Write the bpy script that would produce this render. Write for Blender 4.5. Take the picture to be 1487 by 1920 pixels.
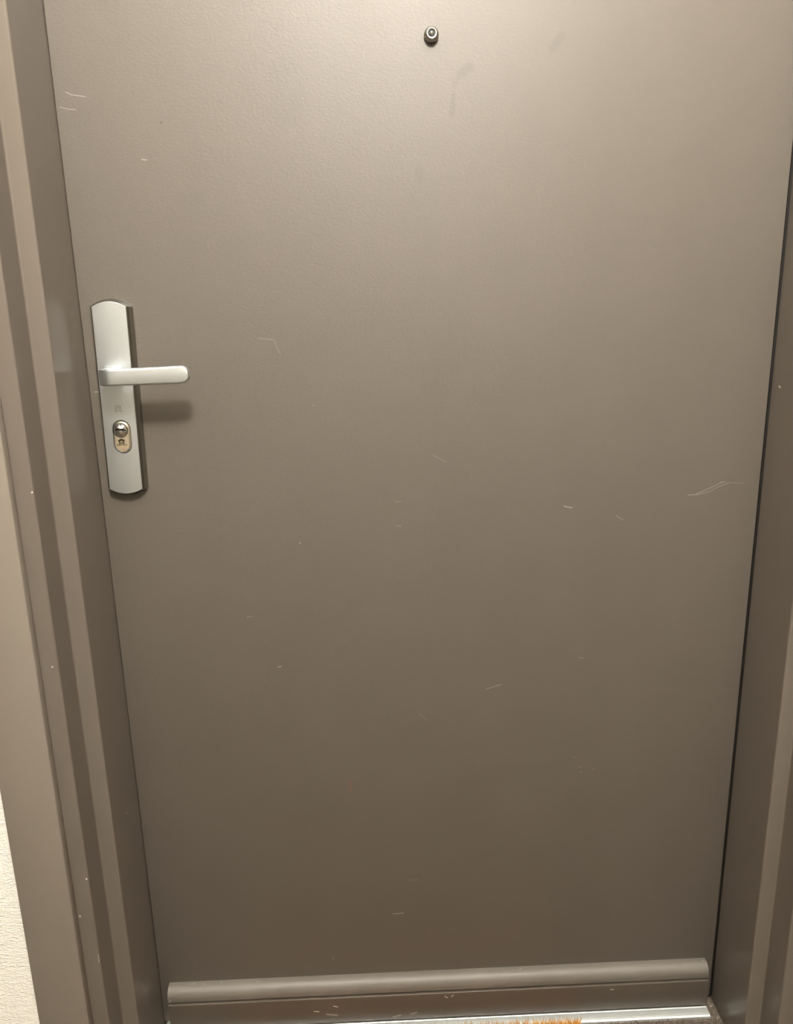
import bpy, bmesh, math, random
import numpy as np
from mathutils import Vector, Matrix

# ------------------------------------------------------------------ clear
for o in list(bpy.data.objects):
    bpy.data.objects.remove(o, do_unlink=True)
S = bpy.context.scene
COL = S.collection
PI = math.pi
EYE = 1.155                      # camera height above the floor
W = 0.93                         # door leaf width

# ------------------------------------------------------------------ camera
cam_d = bpy.data.cameras.new('camera')
cam = bpy.data.objects.new('camera', cam_d)
COL.objects.link(cam)
cam_d.sensor_fit = 'HORIZONTAL'
cam_d.sensor_width = 36.0
cam_d.lens = 36.0 * 1450.0 / 1487.0
cam_d.clip_start = 0.02
cR = Vector((0.99917092, -0.03464094, -0.02138889))
cU = Vector((0.02933324, 0.24823222, 0.96825633))
cF = Vector((0.0282319, 0.96808097, -0.24904254))
m4 = Matrix.Identity(4)
for i in range(3):
    m4[i][0], m4[i][1], m4[i][2] = cR[i], cU[i], -cF[i]
m4[0][3], m4[1][3], m4[2][3] = 0.378896, -1.061779, EYE
cam.matrix_world = m4
S.camera = cam

# ------------------------------------------------------------------ world and exposure
world = bpy.data.worlds.new('world')
S.world = world
world.use_nodes = True
world.node_tree.nodes['Background'].inputs[0].default_value = (1.0, 0.9, 0.78, 1)
world.node_tree.nodes['Background'].inputs[1].default_value = 0.0
S.view_settings.view_transform = 'Standard'
S.view_settings.look = 'None'
S.view_settings.gamma = 1.0
S.view_settings.use_curve_mapping = False
S.view_settings.exposure = 0.0

LAMP_POWER = 350.0               # emission strength of the ceiling lamp's opal glass
LAMP_COLOR = (1.0, 0.955, 0.87)
LAMP_POS = (0.49, -1.45, 2.45)
LAMP_R = 0.19


# ------------------------------------------------------------------ helpers
def link(o, parent=None):
    COL.objects.link(o)
    if parent is not None:
        o.parent = parent
    return o


def tag(o, label=None, cat=None, kind=None, group=None):
    if label: o['label'] = label
    if cat: o['category'] = cat
    if kind: o['kind'] = kind
    if group: o['group'] = group
    return o


def finish(name, bm, mat, parent=None, smooth=True, angle=35):
    bmesh.ops.recalc_face_normals(bm, faces=bm.faces)
    if smooth:
        lim = math.radians(angle)
        for f in bm.faces:
            f.smooth = True
        for e in bm.edges:
            if len(e.link_faces) == 2 and e.calc_face_angle(0) > lim:
                e.smooth = False
    me = bpy.data.meshes.new(name)
    bm.to_mesh(me)
    bm.free()
    mats = mat if isinstance(mat, (list, tuple)) else [mat]
    for m in mats:
        me.materials.append(m)
    o = bpy.data.objects.new(name, me)
    return link(o, parent)


def box(bm, x0, x1, y0, y1, z0, z1):
    vs = [bm.verts.new((x, y, z)) for x in (x0, x1) for y in (y0, y1) for z in (z0, z1)]
    idx = [(0, 1, 3, 2), (4, 6, 7, 5), (0, 4, 5, 1), (2, 3, 7, 6), (0, 2, 6, 4), (1, 5, 7, 3)]
    for q in idx:
        bm.faces.new([vs[i] for i in q])
    return vs


def bevel_all(bm, w, seg=3):
    bmesh.ops.bevel(bm, geom=list(bm.edges), offset=w, offset_type='OFFSET', segments=seg,
                    profile=0.5, affect='EDGES', clamp_overlap=True)


def round_poly(pts, radii, seg=6):
    """closed 2-D polygon with its corners rounded"""
    out = []
    n = len(pts)
    for i in range(n):
        p = Vector(pts[i]); a = Vector(pts[i - 1]); b = Vector(pts[(i + 1) % n])
        r = radii[i]
        if r <= 0:
            out.append((p.x, p.y)); continue
        u = (a - p).normalized(); v = (b - p).normalized()
        ang = u.angle(v)
        t = r / math.tan(ang / 2)
        c = p + (u + v).normalized() * (r / math.sin(ang / 2))
        s = p + u * t; e = p + v * t
        a0 = math.atan2(s.y - c.y, s.x - c.x); a1 = math.atan2(e.y - c.y, e.x - c.x)
        d = a1 - a0
        while d > PI: d -= 2 * PI
        while d < -PI: d += 2 * PI
        for k in range(seg + 1):
            th = a0 + d * k / seg
            out.append((c.x + r * math.cos(th), c.y + r * math.sin(th)))
    return out


def extrude(bm, pts3a, pts3b):
    """prism between two matching loops"""
    va = [bm.verts.new(p) for p in pts3a]
    vb = [bm.verts.new(p) for p in pts3b]
    n = len(va)
    for i in range(n):
        j = (i + 1) % n
        bm.faces.new((va[i], va[j], vb[j], vb[i]))
    bm.faces.new(va[::-1])
    bm.faces.new(vb)


def loft(bm, loops, cap=True):
    rows = [[bm.verts.new(p) for p in lp] for lp in loops]
    n = len(rows[0])
    for a, b in zip(rows, rows[1:]):
        for i in range(n):
            j = (i + 1) % n
            bm.faces.new((a[i], a[j], b[j], b[i]))
    if cap:
        bm.faces.new(rows[0][::-1])
        bm.faces.new(rows[-1])
    return rows


def lathe_y(bm, cx, cz, prof, seg=40):
    """profile of (radius, y) turned about the axis along y through cx, cz"""
    rows = []
    for r, y in prof:
        if r <= 1e-6:
            rows.append([bm.verts.new((cx, y, cz))])
        else:
            rows.append([bm.verts.new((cx + r * math.cos(2 * PI * k / seg), y, cz + r * math.sin(2 * PI * k / seg)))
                         for k in range(seg)])
    for a, b in zip(rows, rows[1:]):
        for k in range(seg):
            j = (k + 1) % seg
            if len(a) == 1 and len(b) == 1: continue
            if len(a) == 1: bm.faces.new((a[0], b[k], b[j]))
            elif len(b) == 1: bm.faces.new((a[k], b[0], a[j]))
            else: bm.faces.new((a[k], b[k], b[j], a[j]))


def boolean(o, cutter):
    md = o.modifiers.new('cut', 'BOOLEAN')
    md.operation = 'DIFFERENCE'
    md.object = cutter
    md.solver = 'EXACT'
    bpy.context.view_layer.update()
    dg = bpy.context.evaluated_depsgraph_get()
    me = bpy.data.meshes.new_from_object(o.evaluated_get(dg))
    o.modifiers.remove(md)
    me.name = o.name
    o.data = me
    bpy.data.objects.remove(cutter, do_unlink=True)
    lim = math.radians(30)
    bm = bmesh.new(); bm.from_mesh(me)
    for f in bm.faces: f.smooth = True
    for e in bm.edges:
        e.smooth = not (len(e.link_faces) == 2 and e.calc_face_angle(0) > lim)
    bm.to_mesh(me); bm.free()


# ------------------------------------------------------------------ materials
def mat_new(name):
    m = bpy.data.materials.new(name)
    m.use_nodes = True
    nt = m.node_tree
    return m, nt, nt.nodes['Principled BSDF']


def mathn(nt, op, a, b=None, clamp=False):
    n = nt.nodes.new('ShaderNodeMath'); n.operation = op; n.use_clamp = clamp
    for i, v in enumerate((a, b)):
        if v is None: continue
        if isinstance(v, (int, float)): n.inputs[i].default_value = v
        else: nt.links.new(v, n.inputs[i])
    return n.outputs[0]


def stroke_group():
    """mask of a worn stroke from A to B: 1 on its line, 0 beyond its half width"""
    g = bpy.data.node_groups.new('stroke', 'ShaderNodeTree')
    for nm, t in (('P', 'NodeSocketVector'), ('A', 'NodeSocketVector'), ('B', 'NodeSocketVector'),
                  ('Width', 'NodeSocketFloat'), ('Strength', 'NodeSocketFloat')):
        g.interface.new_socket(nm, in_out='INPUT', socket_type=t)
    g.interface.new_socket('Mask', in_out='OUTPUT', socket_type='NodeSocketFloat')
    gi = g.nodes.new('NodeGroupInput'); go = g.nodes.new('NodeGroupOutput')

    def vm(op, a, b):
        n = g.nodes.new('ShaderNodeVectorMath'); n.operation = op
        g.links.new(a, n.inputs[0])
        if b is not None: g.links.new(b, n.inputs[1])
        return n
    pa = vm('SUBTRACT', gi.outputs['P'], gi.outputs['A']).outputs[0]
    ba = vm('SUBTRACT', gi.outputs['B'], gi.outputs['A']).outputs[0]
    d1 = vm('DOT_PRODUCT', pa, ba).outputs['Value']
    d2 = vm('DOT_PRODUCT', ba, ba).outputs['Value']
    h = mathn(g, 'DIVIDE', d1, d2, True)
    sc = g.nodes.new('ShaderNodeVectorMath'); sc.operation = 'SCALE'
    g.links.new(ba, sc.inputs[0]); g.links.new(h, sc.inputs['Scale'])
    df = vm('SUBTRACT', pa, sc.outputs[0]).outputs[0]
    ln = g.nodes.new('ShaderNodeVectorMath'); ln.operation = 'LENGTH'
    g.links.new(df, ln.inputs[0])
    q = mathn(g, 'DIVIDE', ln.outputs['Value'], gi.outputs['Width'])
    mr = g.nodes.new('ShaderNodeMapRange'); mr.interpolation_type = 'SMOOTHSTEP'
    g.links.new(q, mr.inputs['Value'])
    mr.inputs['From Min'].default_value = 0.25; mr.inputs['From Max'].default_value = 1.0
    mr.inputs['To Min'].default_value = 1.0; mr.inputs['To Max'].default_value = 0.0
    o = mathn(g, 'MULTIPLY', mr.outputs[0], gi.outputs['Strength'])
    g.links.new(o, go.inputs[0])
    return g


STROKE = stroke_group()


def strokes(nt, P, segs):
    cur = None
    for A, B, w, s in segs:
        n = nt.nodes.new('ShaderNodeGroup'); n.node_tree = STROKE
        nt.links.new(P, n.inputs['P'])
        n.inputs['A'].default_value = A; n.inputs['B'].default_value = B
        n.inputs['Width'].default_value = w; n.inputs['Strength'].default_value = s
        cur = n.outputs[0] if cur is None else mathn(nt, 'MAXIMUM', cur, n.outputs[0])
    return cur


def mixc(nt, fac, a, b):
    n = nt.nodes.new('ShaderNodeMix'); n.data_type = 'RGBA'
    if isinstance(fac, (int, float)): n.inputs[0].default_value = fac
    else: nt.links.new(fac, n.inputs[0])
    for s, v in ((n.inputs[6], a), (n.inputs[7], b)):
        if isinstance(v, tuple): s.default_value = (*v, 1) if len(v) == 3 else v
        else: nt.links.new(v, s)
    return n.outputs[2]


def paint(name, color, rough=0.36, spec=0.5, bump=0.05, bscale=420, light=(), dark=(), red=(), mottle=0.05, coat=0.0):
    """semi-gloss enamel with an orange-peel skin, faint cleaning mottle and its own scratches"""
    m, nt, p = mat_new(name)
    tc = nt.nodes.new('ShaderNodeTexCoord')
    P = tc.outputs['Object']
    nz = nt.nodes.new('ShaderNodeTexNoise'); nz.inputs['Scale'].default_value = 5.0
    nz.inputs['Detail'].default_value = 4
    mp = nt.nodes.new('ShaderNodeMapping'); mp.inputs['Scale'].default_value = (2.2, 1, 0.6)
    nt.links.new(P, mp.inputs[0]); nt.links.new(mp.outputs[0], nz.inputs['Vector'])
    lo = tuple(c * (1 - mottle) for c in color); hi = tuple(c * (1 + mottle) for c in color)
    col = mixc(nt, nz.outputs['Fac'], lo, hi)
    if dark:
        col = mixc(nt, strokes(nt, P, dark), col, (0.035, 0.028, 0.02))
    if red:
        col = mixc(nt, strokes(nt, P, red), col, (0.16, 0.06, 0.045))
    if light:
        col = mixc(nt, strokes(nt, P, light), col, (0.85, 0.8, 0.72))
    nt.links.new(col, p.inputs['Base Color'])
    rr = nt.nodes.new('ShaderNodeMapRange')
    rr.inputs['To Min'].default_value = rough - 0.03; rr.inputs['To Max'].default_value = rough + 0.05
    nt.links.new(nz.outputs['Fac'], rr.inputs['Value'])
    nt.links.new(rr.outputs[0], p.inputs['Roughness'])
    p.inputs['Specular IOR Level'].default_value = spec
    p.inputs['Coat Weight'].default_value = coat
    p.inputs['Coat Roughness'].default_value = 0.2
    if bump:
        b1 = nt.nodes.new('ShaderNodeTexNoise'); b1.inputs['Scale'].default_value = bscale
        b1.inputs['Detail'].default_value = 2.5; b1.inputs['Distortion'].default_value = 0.6
        mb = nt.nodes.new('ShaderNodeMapping'); mb.inputs['Scale'].default_value = (0.75, 1, 1.15)
        nt.links.new(P, mb.inputs[0]); nt.links.new(mb.outputs[0], b1.inputs['Vector'])
        bp = nt.nodes.new('ShaderNodeBump'); bp.inputs['Strength'].default_value = bump
        bp.inputs['Distance'].default_value = 0.001
        nt.links.new(b1.outputs['Fac'], bp.inputs['Height'])
        nt.links.new(bp.outputs[0], p.inputs['Normal'])
    return m


def metal(name, color, rough, metallic=1.0, bump=0.0, bscale=300, spec=0.5):
    m, nt, p = mat_new(name)
    tc = nt.nodes.new('ShaderNodeTexCoord')
    nz = nt.nodes.new('ShaderNodeTexNoise'); nz.inputs['Scale'].default_value = bscale
    nt.links.new(tc.outputs['Object'], nz.inputs['Vector'])
    col = mixc(nt, nz.outputs['Fac'], tuple(c * 0.96 for c in color), tuple(min(1, c * 1.04) for c in color))
    nt.links.new(col, p.inputs['Base Color'])
    p.inputs['Metallic'].default_value = metallic
    p.inputs['Roughness'].default_value = rough
    p.inputs['Specular IOR Level'].default_value = spec
    if bump:
        bp = nt.nodes.new('ShaderNodeBump'); bp.inputs['Strength'].default_value = bump
        bp.inputs['Distance'].default_value = 0.0005
        nt.links.new(nz.outputs['Fac'], bp.inputs['Height'])
        nt.links.new(bp.outputs[0], p.inputs['Normal'])
    return m


def plain(name, color, rough=0.8, spec=0.3, vary=0.1, scale=40):
    m, nt, p = mat_new(name)
    tc = nt.nodes.new('ShaderNodeTexCoord')
    nz = nt.nodes.new('ShaderNodeTexNoise'); nz.inputs['Scale'].default_value = scale
    nt.links.new(tc.outputs['Object'], nz.inputs['Vector'])
    col = mixc(nt, nz.outputs['Fac'], tuple(c * (1 - vary) for c in color), tuple(min(1, c * (1 + vary)) for c in color))
    nt.links.new(col, p.inputs['Base Color'])
    p.inputs['Roughness'].default_value = rough
    p.inputs['Specular IOR Level'].default_value = spec
    return m


def wall_paint(name, color, bump=0.8):
    """white paint over a coarse glass-fibre paper: small lumps drawn out sideways"""
    m, nt, p = mat_new(name)
    tc = nt.nodes.new('ShaderNodeTexCoord')
    mp = nt.nodes.new('ShaderNodeMapping'); mp.inputs['Scale'].default_value = (130, 130, 260)
    nt.links.new(tc.outputs['Object'], mp.inputs[0])
    nz = nt.nodes.new('ShaderNodeTexNoise'); nz.inputs['Scale'].default_value = 1.0
    nz.inputs['Detail'].default_value = 3; nz.inputs['Distortion'].default_value = 1.2
    nt.links.new(mp.outputs[0], nz.inputs['Vector'])
    bp = nt.nodes.new('ShaderNodeBump'); bp.inputs['Strength'].default_value = bump
    bp.inputs['Distance'].default_value = 0.0026
    nt.links.new(nz.outputs['Fac'], bp.inputs['Height'])
    nt.links.new(bp.outputs[0], p.inputs['Normal'])
    col = mixc(nt, nz.outputs['Fac'], tuple(c * 0.97 for c in color), color)
    nt.links.new(col, p.inputs['Base Color'])
    p.inputs['Roughness'].default_value = 0.6
    return m


# scratches and smudges on the leaf: lists of (x, z) polylines, half width, strength
LIGHT = [([(0.0153, 1.4264), (0.022, 1.4233), (0.0374, 1.4213)], 0.00095, 0.55), ([(0.0054, 1.4098), (0.0168, 1.4072), (0.0245, 1.4068)], 0.00095, 0.5), ([(0.0996, 1.3488), (0.1055, 1.348)], 0.00117, 0.6), ([(0.2312, 1.1266), (0.2509, 1.1241), (0.2583, 1.1065)], 0.00088, 0.3), ([(0.2991, 1.0356), (0.3006, 1.0355)], 0.00146, 0.35), ([(0.0067, 1.0609), (0.011, 1.0608)], 0.00102, 1.0), ([(0.4626, 0.9624), (0.4804, 0.9521)], 0.00095, 0.3), ([(0.2708, 0.8405), (0.2715, 0.8401)], 0.00132, 1.0), ([(0.6494, 0.8832), (0.6556, 0.8815), (0.661, 0.8805)], 0.00175, 0.6), ([(0.7254, 0.8668), (0.735, 0.8601)], 0.00183, 0.22), ([(0.8271, 0.8944), (0.8371, 0.8945), (0.8536, 0.9015), (0.8736, 0.911), (0.8781, 0.9124)], 0.00088, 0.7), ([(0.8387, 0.8941), (0.8577, 0.8982), (0.871, 0.9056), (0.8845, 0.9099)], 0.0008, 0.55), ([(0.872, 0.9118), (0.9069, 0.9093)], 0.00073, 0.35), ([(0.4075, 0.8967), (0.4166, 0.8972)], 0.00088, 0.35), ([(0.4083, 0.8623), (0.4159, 0.8605)], 0.00102, 0.4), ([(0.2291, 0.6495), (0.2331, 0.6502)], 0.00124, 1.0), ([(0.54, 0.6012), (0.5626, 0.6082)], 0.00117, 0.5), ([(0.6777, 0.479), (0.6785, 0.479)], 0.0011, 1.0), ([(0.6884, 0.4617), (0.6893, 0.4617)], 0.00102, 0.8), ([(0.6896, 0.4527), (0.6904, 0.4527)], 0.0011, 1.0), ([(0.7087, 0.458), (0.7096, 0.4579)], 0.00095, 0.7), ([(0.3897, 0.2035), (0.3993, 0.2035), (0.4072, 0.2046)], 0.00124, 1.0), ([(0.6789, 0.6476), (0.687, 0.6464)], 0.00102, 0.4), ([(0.1882, 0.7303), (0.196, 0.7308)], 0.00095, 0.4), ([(0.4376, 0.5642), (0.4488, 0.5529)], 0.0008, 0.35), ([(0.4161, 0.2663), (0.4317, 0.2676)], 0.00117, 0.25), ([(0.2888, 0.1239), (0.289, 0.1185)], 0.00102, 0.5), ([(0.0633, 0.1278), (0.0642, 0.1278)], 0.0011, 0.6)]
DARK = [([(0.5123, 1.4482), (0.503, 1.4412)], 0.00658, 0.22), ([(0.5004, 1.44), (0.4937, 1.4281)], 0.00439, 0.12), ([(0.4923, 1.4161), (0.4902, 1.3948)], 0.00366, 0.2), ([(0.6258, 1.4812), (0.6156, 1.4672)], 0.00585, 0.16), ([(0.2856, 1.4485), (0.2859, 1.4067)], 0.02193, 0.06), ([(0.4477, 1.3315), (0.4489, 1.3208)], 0.00658, 0.1), ([(0.1276, 1.3907), (0.1279, 1.3903)], 0.00132, 0.8), ([(0.0105, 0.23), (0.0113, 0.2295)], 0.00117, 0.6)]
RED = [([(0.3282, 0.455), (0.3283, 0.4342)], 0.00292, 0.5)]


def segs(lst, y=0.0, wmul=1.0, smul=1.0):
    out = []
    for pts, w, s in lst:
        for a, b in zip(pts, pts[1:]):
            out.append(((a[0], y, a[1]), (b[0], y, b[1]), w * wmul, s * smul))
    return out


TAUPE = (0.086, 0.073, 0.061)
FRAME = (0.118, 0.100, 0.084)
CASING = (0.205, 0.177, 0.150)
M_door = paint('door_enamel', TAUPE, light=segs(LIGHT, wmul=0.75, smul=0.25), dark=segs(DARK, wmul=1.3), red=segs(RED), bump=0.22, bscale=300, rough=0.53, spec=0.56)
FR = [((-.0245, -.157, EYE - .1956), (-.0250, -.157, EYE - .1961), .0012, .7),
      ((-.0020, -.1105, EYE - .2052), (-.0020, -.1105, EYE - .2065), .0012, .7),
      ((-.0304, -.157, EYE - .4197), (-.0304, -.157, EYE - .4202), .0013, .6),
      ((-.0415, -.157, EYE - .7915), (-.0415, -.157, EYE - .7930), .0012, .7),
      ((-.0256, -.157, EYE - .7325), (-.0256, -.157, EYE - .7331), .0014, .8),
      ((-.0245, -.157, EYE - .857), (-.0245, -.157, EYE - .870), .0011, .15),
      ((-.001, -.0374, EYE - .6995), (-.001, -.053, EYE - .7066), .0010, .35),
      ((-.001, -.053, EYE - .7060), (-.001, -.0532, EYE - .7068), .0014, .6),
      ((W + .0035, -.018, EYE - .1074), (W + .0035, -.021, EYE - .1090), .0018, .7)]
M_frame = paint('frame_enamel', FRAME, light=FR, bump=0.03, bscale=260, rough=0.24, spec=0.25)
M_casing = paint("casing_enamel", CASING, bump=0.03, bscale=260)
M_bar = paint('drip_bar_enamel', (0.125, 0.112, 0.098), rough=0.5, bump=0.12, bscale=520, mottle=0.18,
              light=[((.026, -.0047, EYE - 1.069), (.06, -.0047, EYE - 1.0685), .0012, .5),
                     ((.072, -.009, EYE - 1.0715), (.073, -.006, EYE - 1.069), .0016, .7),
                     ((.100, -.006, EYE - 1.069), (.103, -.004, EYE - 1.0685), .0013, .6),
                     ((.160, -.006, EYE - 1.069), (.162, -.005, EYE - 1.0685), .0013, .5),
                     ((.018, -.012, EYE - 1.074), (.020, -.019, EYE - 1.086), .0016, .35),
                     ((.60, -.005, EYE - 1.0685), (.602, -.008, EYE - 1.071), .0014, .6),
                     ((.910, -.005, EYE - 1.0685), (.913, -.010, EYE - 1.072), .0014, .6)])
M_kick = paint('kick_strip_enamel', (0.066, 0.053, 0.042), rough=0.4, bump=0.05, bscale=400, mottle=0.1,
               light=[((.255, -.0215, EYE - 1.118), (.262, -.0215, EYE - 1.119), .0018, .35),
                      ((.287, -.0215, EYE - 1.109), (.293, -.0215, EYE - 1.111), .0014, .5),
                      ((.275, -.0215, EYE - 1.125), (.292, -.0215, EYE - 1.128), .0022, .2),
                      ((.385, -.0215, EYE - 1.137), (.398, -.0215, EYE - 1.134), .0012, .35),
                      ((.415, -.0215, EYE - 1.133), (.425, -.0215, EYE - 1.130), .0012, .35),
                      ((.472, -.0215, EYE - 1.100), (.476, -.0215, EYE - 1.103), .0016, .35),
                      ((.483, -.0215, EYE - 1.101), (.486, -.0215, EYE - 1.098), .0016, .35),
                      ((.750, -.0215, EYE - 1.102), (.754, -.0215, EYE - 1.102), .0016, .4),
                      ((.19, -.0215, EYE - 1.1425), (.60, -.0215, EYE - 1.1435), .0009, .25),
                      ((.860, -.0215, EYE - 1.143), (.912, -.0215, EYE - 1.143), .0009, .45)])
M_satin = metal('satin_silver', (0.66, 0.70, 0.73), 0.41, metallic=1.0, bscale=60)
M_edge = metal('darkened_plate_edge', (0.38, 0.375, 0.35), 0.20, metallic=1.0, bscale=60)  # metal darker than the face: the chamfers' dark reflection put into the colour
M_bezel = metal('bright_bezel', (0.50, 0.51, 0.51), 0.36)
M_darkchrome = metal('dark_chrome', (0.40, 0.385, 0.355), 0.08)
M_chrome = metal('chrome', (0.82, 0.81, 0.78), 0.07)
M_brass = metal('nickel_brass', (0.88, 0.80, 0.66), 0.34)
M_alu = metal('bare_aluminium', (0.84, 0.88, 0.88), 0.42, metallic=0.7, bump=0.1, bscale=220)
M_black = plain('black_void', (0.006, 0.005, 0.004), 0.6)
M_ink = plain('engraved_dark', (0.06, 0.045, 0.022), 0.5)
M_inkb = plain('engraved_brown', (0.30, 0.20, 0.11), 0.5)
M_groove = plain('engraved_grey', (0.20, 0.19, 0.17), 0.5)
M_wall = wall_paint('white_fibre_wall', (0.93, 0.91, 0.86))
M_far = plain('beige_wall', (0.34, 0.31, 0.265), 0.7, vary=0.03)
M_ceil = plain('ceiling_white', (0.72, 0.70, 0.65), 0.8, vary=0.02)
M_carpet = plain('carpet_backing', (0.10, 0.08, 0.065), 0.95, vary=0.4, scale=600)
M_rubber = plain('dark_rubber', (0.03, 0.027, 0.024), 0.7)


def fibre_mat(name, cols):
    m, nt, p = mat_new(name)
    gi = nt.nodes.new('ShaderNodeAttribute'); gi.attribute_name = 'tint'
    rp = nt.nodes.new('ShaderNodeValToRGB')
    e = rp.color_ramp.elements
    while len(e) < len(cols): e.new(0.5)
    for i, (pos, c) in enumerate(cols):
        e[i].position = pos; e[i].color = (*c, 1)
    nt.links.new(gi.outputs['Fac'], rp.inputs[0])
    nt.links.new(rp.outputs[0], p.inputs['Base Color'])
    p.inputs['Roughness'].default_value = 0.75
    p.inputs['Specular IOR Level'].default_value = 0.25
    return m


M_pile = fibre_mat('carpet_fibre', [(0.0, (0.04, 0.03, 0.024)), (0.45, (0.125, 0.10, 0.083)), (0.8, (0.24, 0.195, 0.165)), (1.0, (0.50, 0.44, 0.38))])
M_coir = fibre_mat('coir_fibre', [(0.0, (0.20, 0.07, 0.010)), (0.4, (0.46, 0.19, 0.022)), (0.8, (0.64, 0.31, 0.05)), (1.0, (0.80, 0.52, 0.18))])
M_opal, _nt, _p = mat_new('lit_opal_glass')
_p.inputs['Base Color'].default_value = (0.9, 0.88, 0.84, 1)
_p.inputs['Emission Color'].default_value = (*LAMP_COLOR, 1)
_p.inputs['Emission Strength'].default_value = LAMP_POWER
M_lampring = metal('lamp_ring_white', (0.8, 0.8, 0.78), 0.4, metallic=0.0)

# ------------------------------------------------------------------ setting: room shell
H_CEIL = 2.80
YF, YB = -0.165, -2.70           # the wall that holds the door, the wall opposite
XL, XR = -4.0, 4.5
DOOR_H = 2.04
bm = bmesh.new()
box(bm, XL - .1, -.060, YF, .12, -.12, H_CEIL + .1)
box(bm, W + .060, XR + .1, YF, .12, -.12, H_CEIL + .1)
box(bm, -.060, W + .060, YF, .12, DOOR_H + .060, H_CEIL + .1)
tag(finish('wall_front', bm, M_wall, smooth=False), 'white textured wall around the taupe door frame', 'wall', 'structure')
bm = bmesh.new(); box(bm, XL - .1, XR + .1, YB - .1, YB, -.12, H_CEIL + .1)
tag(finish('wall_back', bm, M_far, smooth=False), 'beige wall of the landing opposite the door', 'wall', 'structure')
bm = bmesh.new(); box(bm, XL - .1, XL, YB, YF, -.12, H_CEIL + .1)
tag(finish('wall_left', bm, M_far, smooth=False), 'beige wall closing the landing on the left', 'wall', 'structure')
bm = bmesh.new(); box(bm, XR, XR + .1, YB, YF, -.12, H_CEIL + .1)
tag(finish('wall_right', bm, M_far, smooth=False), 'beige wall closing the landing on the right', 'wall', 'structure')
bm = bmesh.new(); box(bm, XL, XR, YB, YF, H_CEIL, H_CEIL + .1)
tag(finish('ceiling', bm, M_ceil, smooth=False), 'white ceiling above the landing', 'ceiling', 'structure')
bm = bmesh.new()
box(bm, XL, XR, YB, YF, -.12, -.002)
box(bm, -.060, W + .060, YF, .12, -.12, -.002)
floor = tag(finish('floor', bm, M_carpet, smooth=False), 'grey brown carpet floor in front of the door', 'floor', 'structure')

# ------------------------------------------------------------------ setting: stepped steel frame and flat casings
GL, GR = 0.0003, 0.0042          # gaps beside the leaf


def frame_profile(gap):
    """(u, y): u runs away from the leaf edge"""
    pts = [(-.016, .044), (gap, .044), (gap, -.109), (gap + .0225, -.109), (gap + .0225, -.157), (gap + .0460, -.157),
           (gap + .0460, .075), (-.016, .075)]
    rad = [.001, .0, .0026, .0028, .0026, 0, 0, 0]
    return round_poly(pts, rad, 5)


def jamb(name, gap, side, label):
    bm = bmesh.new()
    pr = frame_profile(gap)
    fx = (lambda u: -u) if side < 0 else (lambda u: W + u)
    extrude(bm, [(fx(u), y, 0.0) for u, y in pr], [(fx(u), y, DOOR_H + .003 + .044) for u, y in pr])
    return tag(finish(name, bm, M_frame, angle=40), label, 'door frame', 'structure')


jamb('trim_1', GL, -1, 'stepped taupe metal door jamb on the handle side')
jamb('trim_2', GR, 1, 'stepped taupe metal door jamb on the hinge side')
bm = bmesh.new(); box(bm, W + .0006, W + GR, .0010, .038, .008, DOOR_H - .002)
finish('rubber_seal', bm, M_black, bpy.data.objects['trim_2'], smooth=False)
bm = bmesh.new()
pr = frame_profile(.003)
extrude(bm, [(-GL, y, DOOR_H + u) for u, y in pr], [(W + GR, y, DOOR_H + u) for u, y in pr])
tag(finish('trim_3', bm, M_frame, angle=40), 'stepped taupe metal head of the door frame', 'door frame', 'structure')


def casing(name, x0, x1, z0, z1, label):
    bm = bmesh.new()
    box(bm, x0, x1, -.171, -.1571, z0, z1)
    bevel_all(bm, .0012, 2)
    return tag(finish(name, bm, M_casing, angle=50), label, 'door casing', 'structure')


casing('trim_4', -.113, -GL - .0441, 0.0, DOOR_H + .115, 'flat taupe casing board between left jamb and white wall')
casing('trim_5', W + GR + .0441, W + .117, 0.0, DOOR_H + .115, 'flat taupe casing board right of the hinge side jamb')
casing('trim_6', -GL - .0441, W + GR + .0441, DOOR_H + .048, DOOR_H + .115, 'flat taupe casing board above the door head')

# ------------------------------------------------------------------ the door
bm = bmesh.new()
box(bm, 0.0, W, 0.0, 0.040, 0.007, DOOR_H)
bevel_all(bm, .0018, 4)
door = tag(finish('door_1', bm, M_door, angle=60),
           'flush taupe painted front door with silver handle plate and peephole', 'door', 'structure')

# drip bar along the foot of the leaf: rounded nose above a flat kick strip
BX0, BX1 = .0160, .9150
zt, zn = EYE - 1.0675, EYE - 1.0880
bm = bmesh.new()
pr = round_poly([(.0002, zt), (-.0196, zt - .0008), (-.0190, EYE - 1.0912), (-.0150, EYE - 1.0916), (.0002, EYE - 1.0916)], [0.0004, .0150, .0024, .0004, 0], 8)
extrude(bm, [(BX0, y, z) for y, z in pr], [(BX1, y, z) for y, z in pr])
nose = tag(finish('drip_bar', bm, M_bar, door, angle=40), 'worn rounded bar with chipped upper edge')
KT, KB = EYE - 1.0932, EYE - 1.1428
bm = bmesh.new()
pr = round_poly([(.0002, KT), (-.0215, KT), (-.0215, KB), (.0002, KB)], [0, .0009, .0006, 0], 4)
extrude(bm, [(BX0 + .0006, y, z) for y, z in pr], [(BX1, y, z) for y, z in pr])
finish('kick_strip', bm, M_kick, door, angle=40)
bm = bmesh.new(); box(bm, BX0 + .002, BX1 - .002, -.0150, .0002, KT - .0002, EYE - 1.0914)
finish('bar_groove', bm, M_rubber, door, smooth=False)

# ------------------------------------------------------------------ handle plate
PZ = EYE
PC = (0.0402, EYE - 0.105)       # plate centre (x, z)
ROT = math.radians(-0.85)


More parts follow.
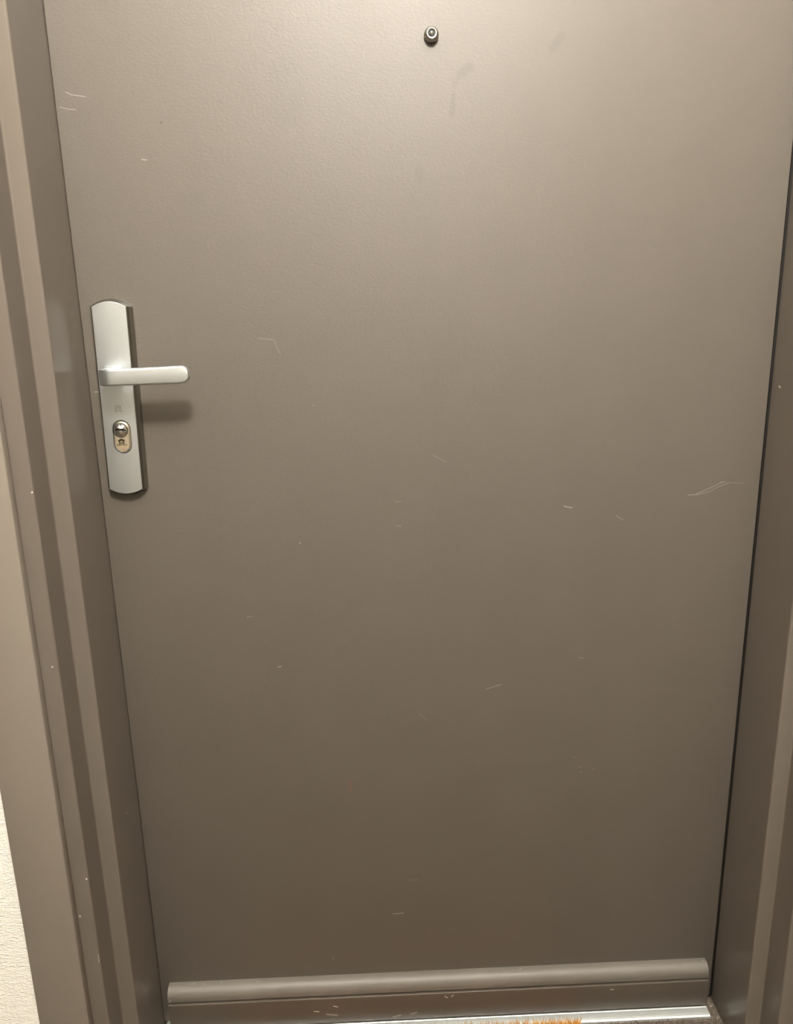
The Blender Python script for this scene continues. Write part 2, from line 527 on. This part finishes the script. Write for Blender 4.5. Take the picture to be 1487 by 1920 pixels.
def prot(x, z):
    """turn plate-local x, z into door coordinates"""
    c, s = math.cos(ROT), math.sin(ROT)
    return PC[0] + x * c + z * s * -1, PC[1] + x * s + z * c


NX, NZ = 16, 24


def plate_outline(hw, hh, sag, rc):
    """closed outline, arcs on the short sides, small corner radii"""
    def zc(u): return hh - sag * u * u
    pts = []
    K = 14
    top = [(hw * (-1 + 2 * i / K), zc(-1 + 2 * i / K)) for i in range(K + 1)]
    bot = [(hw * (1 - 2 * i / K), -zc(1 - 2 * i / K)) for i in range(K + 1)]
    side = [(hw, zc(1) * (1 - 2 * (i + 1) / 8)) for i in range(7)]
    side2 = [(-hw, -zc(1) * (1 - 2 * (i + 1) / 8)) for i in range(7)]
    return top + side + bot + side2


def squash(pts, hw, hh, e):
    """pull the four corners in a little so the outline turns softly"""
    out = []
    for x, z in pts:
        out.append((x, z))
    return out


FACE_Y, SKIRT = -.0125, -.0018
levels = [(.0276, .1312, .0100, 0.0003), (.0277, .1314, .0100, SKIRT), (.0272, .1309, .0097, SKIRT - .0008), (.0222, .1276, .0066, FACE_Y + .0004),
          (.0216, .1271, .0062, FACE_Y)]
bm = bmesh.new()
loops = []
for hw, hh, sg, y in levels:
    loops.append([(*[prot(x, z)[0]], y, prot(x, z)[1]) for x, z in plate_outline(hw, hh, sg, 0)])
rows = loft(bm, loops, cap=False)
bm.faces.new(rows[0])
# slightly domed face in strips across the width
K = 14
topv = rows[-1][:K + 1]
side = rows[-1][K + 1:K + 8]
botv = rows[-1][K + 8:2 * K + 9]
side2 = rows[-1][2 * K + 9:]
botl = botv[::-1]
left = [topv[0]] + side2[::-1] + [botl[0]]
right = [topv[-1]] + side + [botl[-1]]
grid = [left]
for i in range(1, K):
    u = -1 + 2 * i / K
    colv = [topv[i]]
    for j in range(1, 8):
        a, b = topv[i].co, botl[i].co
        q = a.lerp(b, j / 8.0)
        colv.append(bm.verts.new((q.x, FACE_Y - .0006 * (1 - u * u), q.z)))
    colv.append(botl[i])
    grid.append(colv)
grid.append(right)
for a, b in zip(grid, grid[1:]):
    for j in range(8):
        bm.faces.new((a[j], b[j], b[j + 1], a[j + 1]))
for f in bm.faces:
    if min(v.co.y for v in f.verts) > FACE_Y + .0003 or max(v.co.y for v in f.verts) > -.004:
        f.material_index = 1
plate = finish('handle_plate', bm, [M_satin, M_edge], door, angle=22)
tag(plate, 'long satin silver handle plate with chamfered edges')

# oval recess for the lock cylinder
OX, OZ = .0412, EYE - .1538      # oval centre


def oval(hw, hh, y, n=28, cx=OX, cz=OZ):
    pts = []
    c = hh - hw
    for k in range(n):
        th = PI * k / (n - 1)
        pts.append((hw * math.cos(th), c + hw * math.sin(th)))
    for k in range(n):
        th = PI + PI * k / (n - 1)
        pts.append((hw * math.cos(th), -c + hw * math.sin(th)))
    cr, sr = math.cos(ROT * 2), math.sin(ROT * 2)
    return [(cx + x * cr - z * sr, y, cz + x * sr + z * cr) for x, z in pts]


bm = bmesh.new()
loft(bm, [oval(.0133, .0240, -.0160), oval(.0121, .0226, -.0125), oval(.0119, .0223, -.0060)])
cut = finish('cutter', bm, M_black, smooth=False)
boolean(plate, cut)
bm = bmesh.new()
loft(bm, [oval(.0116, .0219, -.0061), oval(.0116, .0219, -.0063)])
finish('cylinder_recess', bm, M_black, plate, smooth=False)
bm = bmesh.new()
loft(bm, [oval(.0110, .0213, -.0064), oval(.0110, .0213, -.0120), oval(.0107, .0210, -.0127), oval(.0094, .0197, -.0142), oval(.0090, .0193, -.0144)])
cyl = tag(finish('lock_cylinder', bm, M_brass, plate, angle=25), 'champagne coloured oval lock cylinder with dark engraved mark')
BXc, BZc, BR = .0404, EYE - .1447, .0094
# socket round the key plug, then the chrome domed plug with its keyway
bm = bmesh.new()
lathe_y(bm, BXc, BZc, [(0, -.0120), (BR + .0006, -.0120), (BR + .0006, -.0145), (0, -.0145)], 48)
tag(finish('plug_socket', bm, M_black, plate, angle=30), 'dark ring around the chrome plug')
bm = bmesh.new()
R_s = .0112
prof = [(0, -.0125), (BR, -.0125), (BR, -.0143)]
for k in range(1, 11):
    th = math.asin(BR / R_s) * (1 - k / 10.0)
    prof.append((R_s * math.sin(th), -.0143 - (R_s * math.cos(th) - R_s * math.cos(math.asin(BR / R_s)))))
prof[-1] = (0, prof[-1][1])
lathe_y(bm, BXc, BZc, prof, 48)
plug = tag(finish('lock_plug', bm, M_chrome, plate, angle=40), 'chrome domed plug with a horizontal key slot')
bm = bmesh.new()
box(bm, BXc - .0062, BXc + .0058, -.030, -.0150, BZc - .0001, BZc + .0028)
boolean(plug, finish('cutter', bm, M_black, smooth=False))
bm = bmesh.new()
box(bm, BXc + .0030, BXc + .0085, -.030, -.0148, BZc - .0016, BZc + .0012)
boolean(plug, finish('cutter', bm, M_black, smooth=False))
bm = bmesh.new()
box(bm, BXc - .0060, BXc + .0056, -.0168, -.0135, BZc, BZc + .0027)
box(bm, BXc + .0032, BXc + .0075, -.0152, -.0135, BZc - .0014, BZc + .0006)
finish('keyway', bm, M_black, plate, smooth=False)  # black blocks stand in for the shade inside the key slot


def strips(bm, lines, w, y, h=.0002):
    """flat raised strokes on the y plane"""
    for (x0, z0), (x1, z1) in lines:
        a = Vector((x0, z0)); b = Vector((x1, z1))
        d = (b - a).normalized(); n = Vector((-d.y, d.x)) * w / 2
        a -= d * w / 2; b += d * w / 2
        q = [a + n, b + n, b - n, a - n]
        extrude(bm, [(v.x, y, v.y) for v in q], [(v.x, y - h, v.y) for v in q])


def text_mesh(name, body, size, cx, cz, y, mat, parent, sx=1.0):
    cu = bpy.data.curves.new(name, 'FONT')
    cu.body = body; cu.size = size; cu.align_x = 'CENTER'; cu.align_y = 'CENTER'; cu.extrude = .00006; cu.offset = .00010
    t = bpy.data.objects.new(name + '_tmp', cu)
    COL.objects.link(t)
    bpy.context.view_layer.update()
    dg = bpy.context.evaluated_depsgraph_get()
    me = bpy.data.meshes.new_from_object(t.evaluated_get(dg))
    bpy.data.objects.remove(t, do_unlink=True)
    me.transform(Matrix.Translation((cx, y, cz)) @ Matrix.Rotation(-ROT, 4, 'Y') @ Matrix.Rotation(PI / 2, 4, 'X') @ Matrix.Diagonal((sx, 1, 1, 1)))
    me.materials.clear(); me.materials.append(mat)
    o = bpy.data.objects.new(name, me)
    return link(o, parent)


# engraved house mark and two lines of tiny lettering on the cylinder
YE = -.01440
hx, hz = .0402, EYE - .1605
bm = bmesh.new()
strips(bm, [((hx - .0042, hz + .0020), (hx, hz + .0040)), ((hx, hz + .0040), (hx + .0042, hz + .0020))], .0012, YE)
strips(bm, [((hx - .0029, hz - .0030), (hx - .0029, hz + .0014)), ((hx + .0027, hz - .0030), (hx + .0027, hz + .0014)),
            ((hx - .0028, hz + .0012), (hx, hz + .0022)), ((hx, hz + .0022), (hx + .0027, hz + .0012)), ((hx - .0012, hz - .0014), (hx + .0010, hz - .0014))], .0018, YE)
tag(finish('house_mark', bm, M_ink, plate, smooth=False), 'small dark house shaped mark')
text_mesh('cylinder_lettering', 'MAFREUDH', .0033, hx + .0006, hz - .0044, YE, M_ink, plate, 0.80)
text_mesh('cylinder_lettering', 'SERRURERIE', .0026, hx + .0009, hz - .0071, YE, M_inkb, plate, 0.78)
bm = bmesh.new()
strips(bm, [((hx + .0012, hz - .0095), (hx + .0014, hz - .0132))], .0017, YE)
finish('cylinder_notch', bm, M_inkb, plate, smooth=False)

# engraved square emblem on the plate: a square with a stepped hook inside
ex, ez, eu = .0364, EYE - .1121, .00064       # top-left corner and one picture step
def E(px, py): return (ex + (px - 216) * eu, ez - (py - 761) * eu * 1.08)
bm = bmesh.new()
YP = -.01306
strips(bm, [(E(216, 761.5), E(227, 761.5)), (E(227, 761.5), E(227, 767.5)), (E(216.3, 765.5), E(216.3, 773.5)),
            (E(216.3, 764.5), E(224.5, 764.5)), (E(224.6, 764.5), E(224.6, 767.6)),
            (E(219.6, 767.2), E(219.9, 770.2)), (E(219.9, 770.4), E(228, 770.4)), (E(228.3, 770.2), E(228.3, 773.8))], .0006, YP)
tag(finish('plate_emblem', bm, M_groove, plate, smooth=False), 'engraved square emblem with a stepped hook')

# ------------------------------------------------------------------ lever handle
LZ = EYE - .0722


def lever():
    """neck that grows out of the plate, bends round and runs on as a flat strap with a rounded end"""
    secs = []                                   # (outer xy, inner xy, zlo, zhi, corner radius)
    x0, xi = .0290, .0510
    hh = .0103
    def z_of(x):
        t = (x - .034) / .098
        return LZ - .0105 + .0010 * t, LZ + .0103 + .0031 * t
    ys = [-.0118, -.020, -.028, -.034]
    for y in ys:
        secs.append(((x0, y), (xi, y), *z_of(.034), .0022))
    RO = .0190
    for k in range(1, 10):
        th = (PI / 2) * k / 9.0
        ox = x0 + RO * (1 - math.cos(th)); oy = -.0365 - RO * math.sin(th)
        ri = .0105
        t = k / 9.0
        ix = xi + .012 * t * t; iy = -.034 - (.0105) * math.sin(th)
        secs.append(((ox, oy), (ix, iy), *z_of(max(.034, ox)), .0022 + .0006 * t))
    xt = .1470
    r = .0105
    xs = [.060, .075, .09, .105, .118, .128]
    for x in xs:
        secs.append(((x, -.0556), (x + .004, -.0450), *z_of(x), .0030))
    for k in range(1, 10):
        th = (PI / 2) * k / 9.0
        x = xt - r + r * math.sin(th)
        a, b = z_of(x)
        sh = r * (1 - math.cos(th)) * 0.92
        t = max(0.0, (k - 6) / 3.0)
        secs.append(((x, -.0556 + .0022 * t * t), (x, -.0450 - .0022 * t * t), a + sh, b - sh, .0030))
    loops = []
    for (ox, oy), (ix, iy), zl, zh, rc in secs:
        o = Vector((ox, oy)); i = Vector((ix, iy))
        d = i - o; L = d.length
        rc = min(rc, L * .45, (zh - zl) * .45)
        pr = round_poly([(0, zh), (L, zh), (L, zl), (0, zl)], [rc] * 4, 4)
        u = d.normalized()
        loops.append([(ox + u.x * s, oy + u.y * s, z) for s, z in pr])
    bm = bmesh.new()
    loft(bm, loops)
    return bm


hand = finish('door_handle', lever(), M_satin, door, angle=50)
tag(hand, 'satin silver lever bent to the right with rounded end')
bm = bmesh.new()
pr = round_poly([(.0268, LZ + .0128), (.0525, LZ + .0136), (.0525, LZ - .0125), (.0268, LZ - .0130)], [.003] * 4, 4)
pr2 = round_poly([(.0273, LZ + .0123), (.0520, LZ + .0131), (.0520, LZ - .0120), (.0273, LZ - .0125)], [.003] * 4, 4)
loft(bm, [[(x, -.0126, z) for x, z in pr], [(x, -.0140, z) for x, z in pr], [(x, -.0145, z) for x, z in pr2]])
finish('handle_collar', bm, M_satin, hand, angle=30)

# ------------------------------------------------------------------ peephole
PX, PZ2 = .4653, EYE + .3288
bm = bmesh.new()
lathe_y(bm, PX, PZ2, [(0, .0005), (.0091, .0005), (.0092, -.0022), (.0090, -.0042), (.0084, -.0062), (.0075, -.0080), (.0063, -.0094), (.0061, -.0094),
                      (.0061, -.0078), (0, -.0078)], 48)
peep = tag(finish('peephole', bm, M_darkchrome, door, angle=40), 'small round chrome peephole high on the door')
bm = bmesh.new()
lathe_y(bm, PX, PZ2, [(.0061, -.0079), (.0061, -.0095), (.0058, -.0097), (.0050, -.0096), (.0038, -.0083), (.0036, -.0079)], 40)
finish('peephole_bezel', bm, M_bezel, peep)
bm = bmesh.new()
lathe_y(bm, PX, PZ2, [(.0037, -.0078), (.0037, -.0084), (.0029, -.0084), (.0029, -.0078)], 40)
finish('peephole_ring', bm, M_rubber, peep)
m, nt, p = mat_new('lens_glass')
p.inputs['Base Color'].default_value = (0.06, 0.06, 0.055, 1); p.inputs['Roughness'].default_value = 0.04
p.inputs['Coat Weight'].default_value = 1.0
bm = bmesh.new()
prof = [(.0029, -.0078)] + [(.0029 * math.cos(k * PI / 16), -.0078 - .0014 * math.sin(k * PI / 16)) for k in range(1, 8)] + [(0, -.0092)]
lathe_y(bm, PX, PZ2, prof, 32)
finish('peephole_lens', bm, m, peep)

# ------------------------------------------------------------------ aluminium threshold strip
bm = bmesh.new()
pr = [(.030, -.002), (.030, .0042), (-.0150, .0045), (-.0160, .0058), (-.0185, .0058), (-.0195, .0048), (-.0285, .0040), (-.0295, .0046),
      (-.0330, .0040), (-.0350, .0022), (-.0352, -.002)]
extrude(bm, [(.004, y, z) for y, z in pr], [(.9165, y, z) for y, z in pr])
thr = tag(finish('door_threshold', bm, M_alu, angle=25), 'bright aluminium threshold strip lying under the foot of the door', 'threshold')

# ------------------------------------------------------------------ fibres
rng = np.random.default_rng(7)


def fibres(name, mat, parent, xy, z0, h, r, lean, tint, flop=None):
    """joined three-sided blades standing on the given points"""
    n = len(xy)
    ang = rng.uniform(0, 2 * PI, n)
    hh = h * rng.uniform(.7, 1.15, n)
    lx = rng.normal(0, lean, n) * hh
    ly = rng.normal(0, lean, n) * hh
    if flop is not None:
        lx = lx + flop[:, 0]; ly = ly + flop[:, 1]
    V = np.zeros((n, 4, 3), np.float32)
    for k in range(3):
        V[:, k, 0] = xy[:, 0] + r * np.cos(ang + k * 2 * PI / 3)
        V[:, k, 1] = xy[:, 1] + r * np.sin(ang + k * 2 * PI / 3)
        V[:, k, 2] = z0
    V[:, 3, 0] = xy[:, 0] + lx; V[:, 3, 1] = xy[:, 1] + ly; V[:, 3, 2] = z0 + hh
    base = (np.arange(n) * 4)[:, None]
    F = np.concatenate([base + np.array([0, 1, 3]), base + np.array([1, 2, 3]), base + np.array([2, 0, 3])], 1).reshape(-1, 3)
    me = bpy.data.meshes.new(name)
    me.vertices.add(n * 4); me.vertices.foreach_set('co', V.reshape(-1))
    me.loops.add(F.size); me.loops.foreach_set('vertex_index', F.reshape(-1).astype(np.int32))
    me.polygons.add(len(F)); me.polygons.foreach_set('loop_start', (np.arange(len(F)) * 3).astype(np.int32))
    at = me.attributes.new('tint', 'FLOAT', 'POINT')
    at.data.foreach_set('value', np.repeat(tint, 4).astype(np.float32))
    me.update(calc_edges=True); me.validate()
    me.materials.append(mat)
    o = bpy.data.objects.new(name, me)
    link(o, parent)
    o['kind'] = 'stuff'
    return o


def scatter(x0, x1, y0, y1, step):
    gx = np.arange(x0, x1, step); gy = np.arange(y0, y1, step)
    X, Y = np.meshgrid(gx, gy)
    P = np.c_[X.ravel(), Y.ravel()]
    return P + rng.uniform(-.5, .5, P.shape) * step


MX0, MX1, MY0, MY1 = .12, .694, -.44, -.0385
pts = np.r_[scatter(.001, W + .002, -.120, -.0370, .0016), scatter(.9178, W + .002, -.0370, .0, .0016), scatter(-.12, 1.05, -.50, -.120, .0045)]
keep = ~((pts[:, 0] > MX0) & (pts[:, 0] < MX1) & (pts[:, 1] > MY0) & (pts[:, 1] < MY1))
keep &= ~(((pts[:, 0] < 0) | (pts[:, 0] > W)) & (pts[:, 1] > -.175))
pts = pts[keep]
tint = np.clip(rng.normal(.42, .25, len(pts)), 0, 1)
pile = fibres('carpet_pile', M_pile, floor, pts, -.003, .0062, .0007, .45, tint)

# orange coir doormat
bm = bmesh.new(); box(bm, MX0, MX1, MY0, MY1, -.0018, .0030); bevel_all(bm, .001, 2)
mat_o = tag(finish('doormat', bm, M_rubber, angle=40), 'orange bristly coir doormat lying against the threshold strip', 'doormat')
pts = np.r_[scatter(MX0, MX1, -.110, MY1, .0013), scatter(MX0, MX1, MY0, -.110, .0042)]
edge = np.clip(1 - (MY1 - pts[:, 1]) / .006, 0, 1)
edgex = np.clip(1 - (MX1 - pts[:, 0]) / .006, 0, 1)
flop = np.c_[edgex * rng.uniform(0, .006, len(pts)), edge * rng.uniform(-.001, .008, len(pts))]
tint = np.clip(rng.normal(.5, .22, len(pts)), 0, 1)
fibres('coir_pile', M_coir, mat_o, pts, .0028, .0120, .0007, .30, tint, flop)

# ------------------------------------------------------------------ ceiling lamp
lamp = bpy.data.objects.new('ceiling_lamp', None); COL.objects.link(lamp)
lamp.location = (LAMP_POS[0], LAMP_POS[1], H_CEIL)
tag(lamp, 'round opal ceiling lamp lighting the landing above the door', 'lamp')


def lathe_z(bm, prof, seg=48):
    rows = []
    for r, z in prof:
        rows.append([bm.verts.new((0, 0, z))] if r < 1e-6 else
                    [bm.verts.new((r * math.cos(2 * PI * k / seg), r * math.sin(2 * PI * k / seg), z)) for k in range(seg)])
    for a, b in zip(rows, rows[1:]):
        for k in range(seg):
            j = (k + 1) % seg
            if len(a) == 1: bm.faces.new((a[0], b[k], b[j]))
            elif len(b) == 1: bm.faces.new((a[k], b[0], a[j]))
            else: bm.faces.new((a[k], b[k], b[j], a[j]))


drop = LAMP_POS[2] - H_CEIL                 # globe centre below the ceiling
bm = bmesh.new(); lathe_z(bm, [(0, 0), (.060, 0), (.060, -.012), (.045, -.022), (0, -.022)])
finish('lamp_base', bm, M_lampring, lamp, angle=30)
bm = bmesh.new(); lathe_z(bm, [(0, -.020), (.012, -.020), (.012, drop + LAMP_R + .03), (.035, drop + LAMP_R + .02), (.038, drop + LAMP_R * .96), (0, drop + LAMP_R * .96)])
finish('lamp_stem', bm, M_lampring, lamp, angle=30)
bm = bmesh.new()
lathe_z(bm, [(0, drop + LAMP_R)] + [(LAMP_R * math.sin(k * PI / 20), drop + LAMP_R * math.cos(k * PI / 20)) for k in range(1, 20)] + [(0, drop - LAMP_R)])
finish('lamp_globe', bm, M_opal, lamp)
CAP = math.radians(54)                       # opaque dish added under the globe to dim light towards the floor
bm = bmesh.new()
rc = LAMP_R + .004
lathe_z(bm, [(rc * math.sin(CAP * k / 12), drop - rc * math.cos(CAP * k / 12)) for k in range(13)] + [((rc + .004) * math.sin(CAP * k / 12), drop - (rc + .004) * math.cos(CAP * k / 12)) for k in range(12, -1, -1)])
finish('lamp_light_blocker', bm, M_lampring, lamp, angle=30)
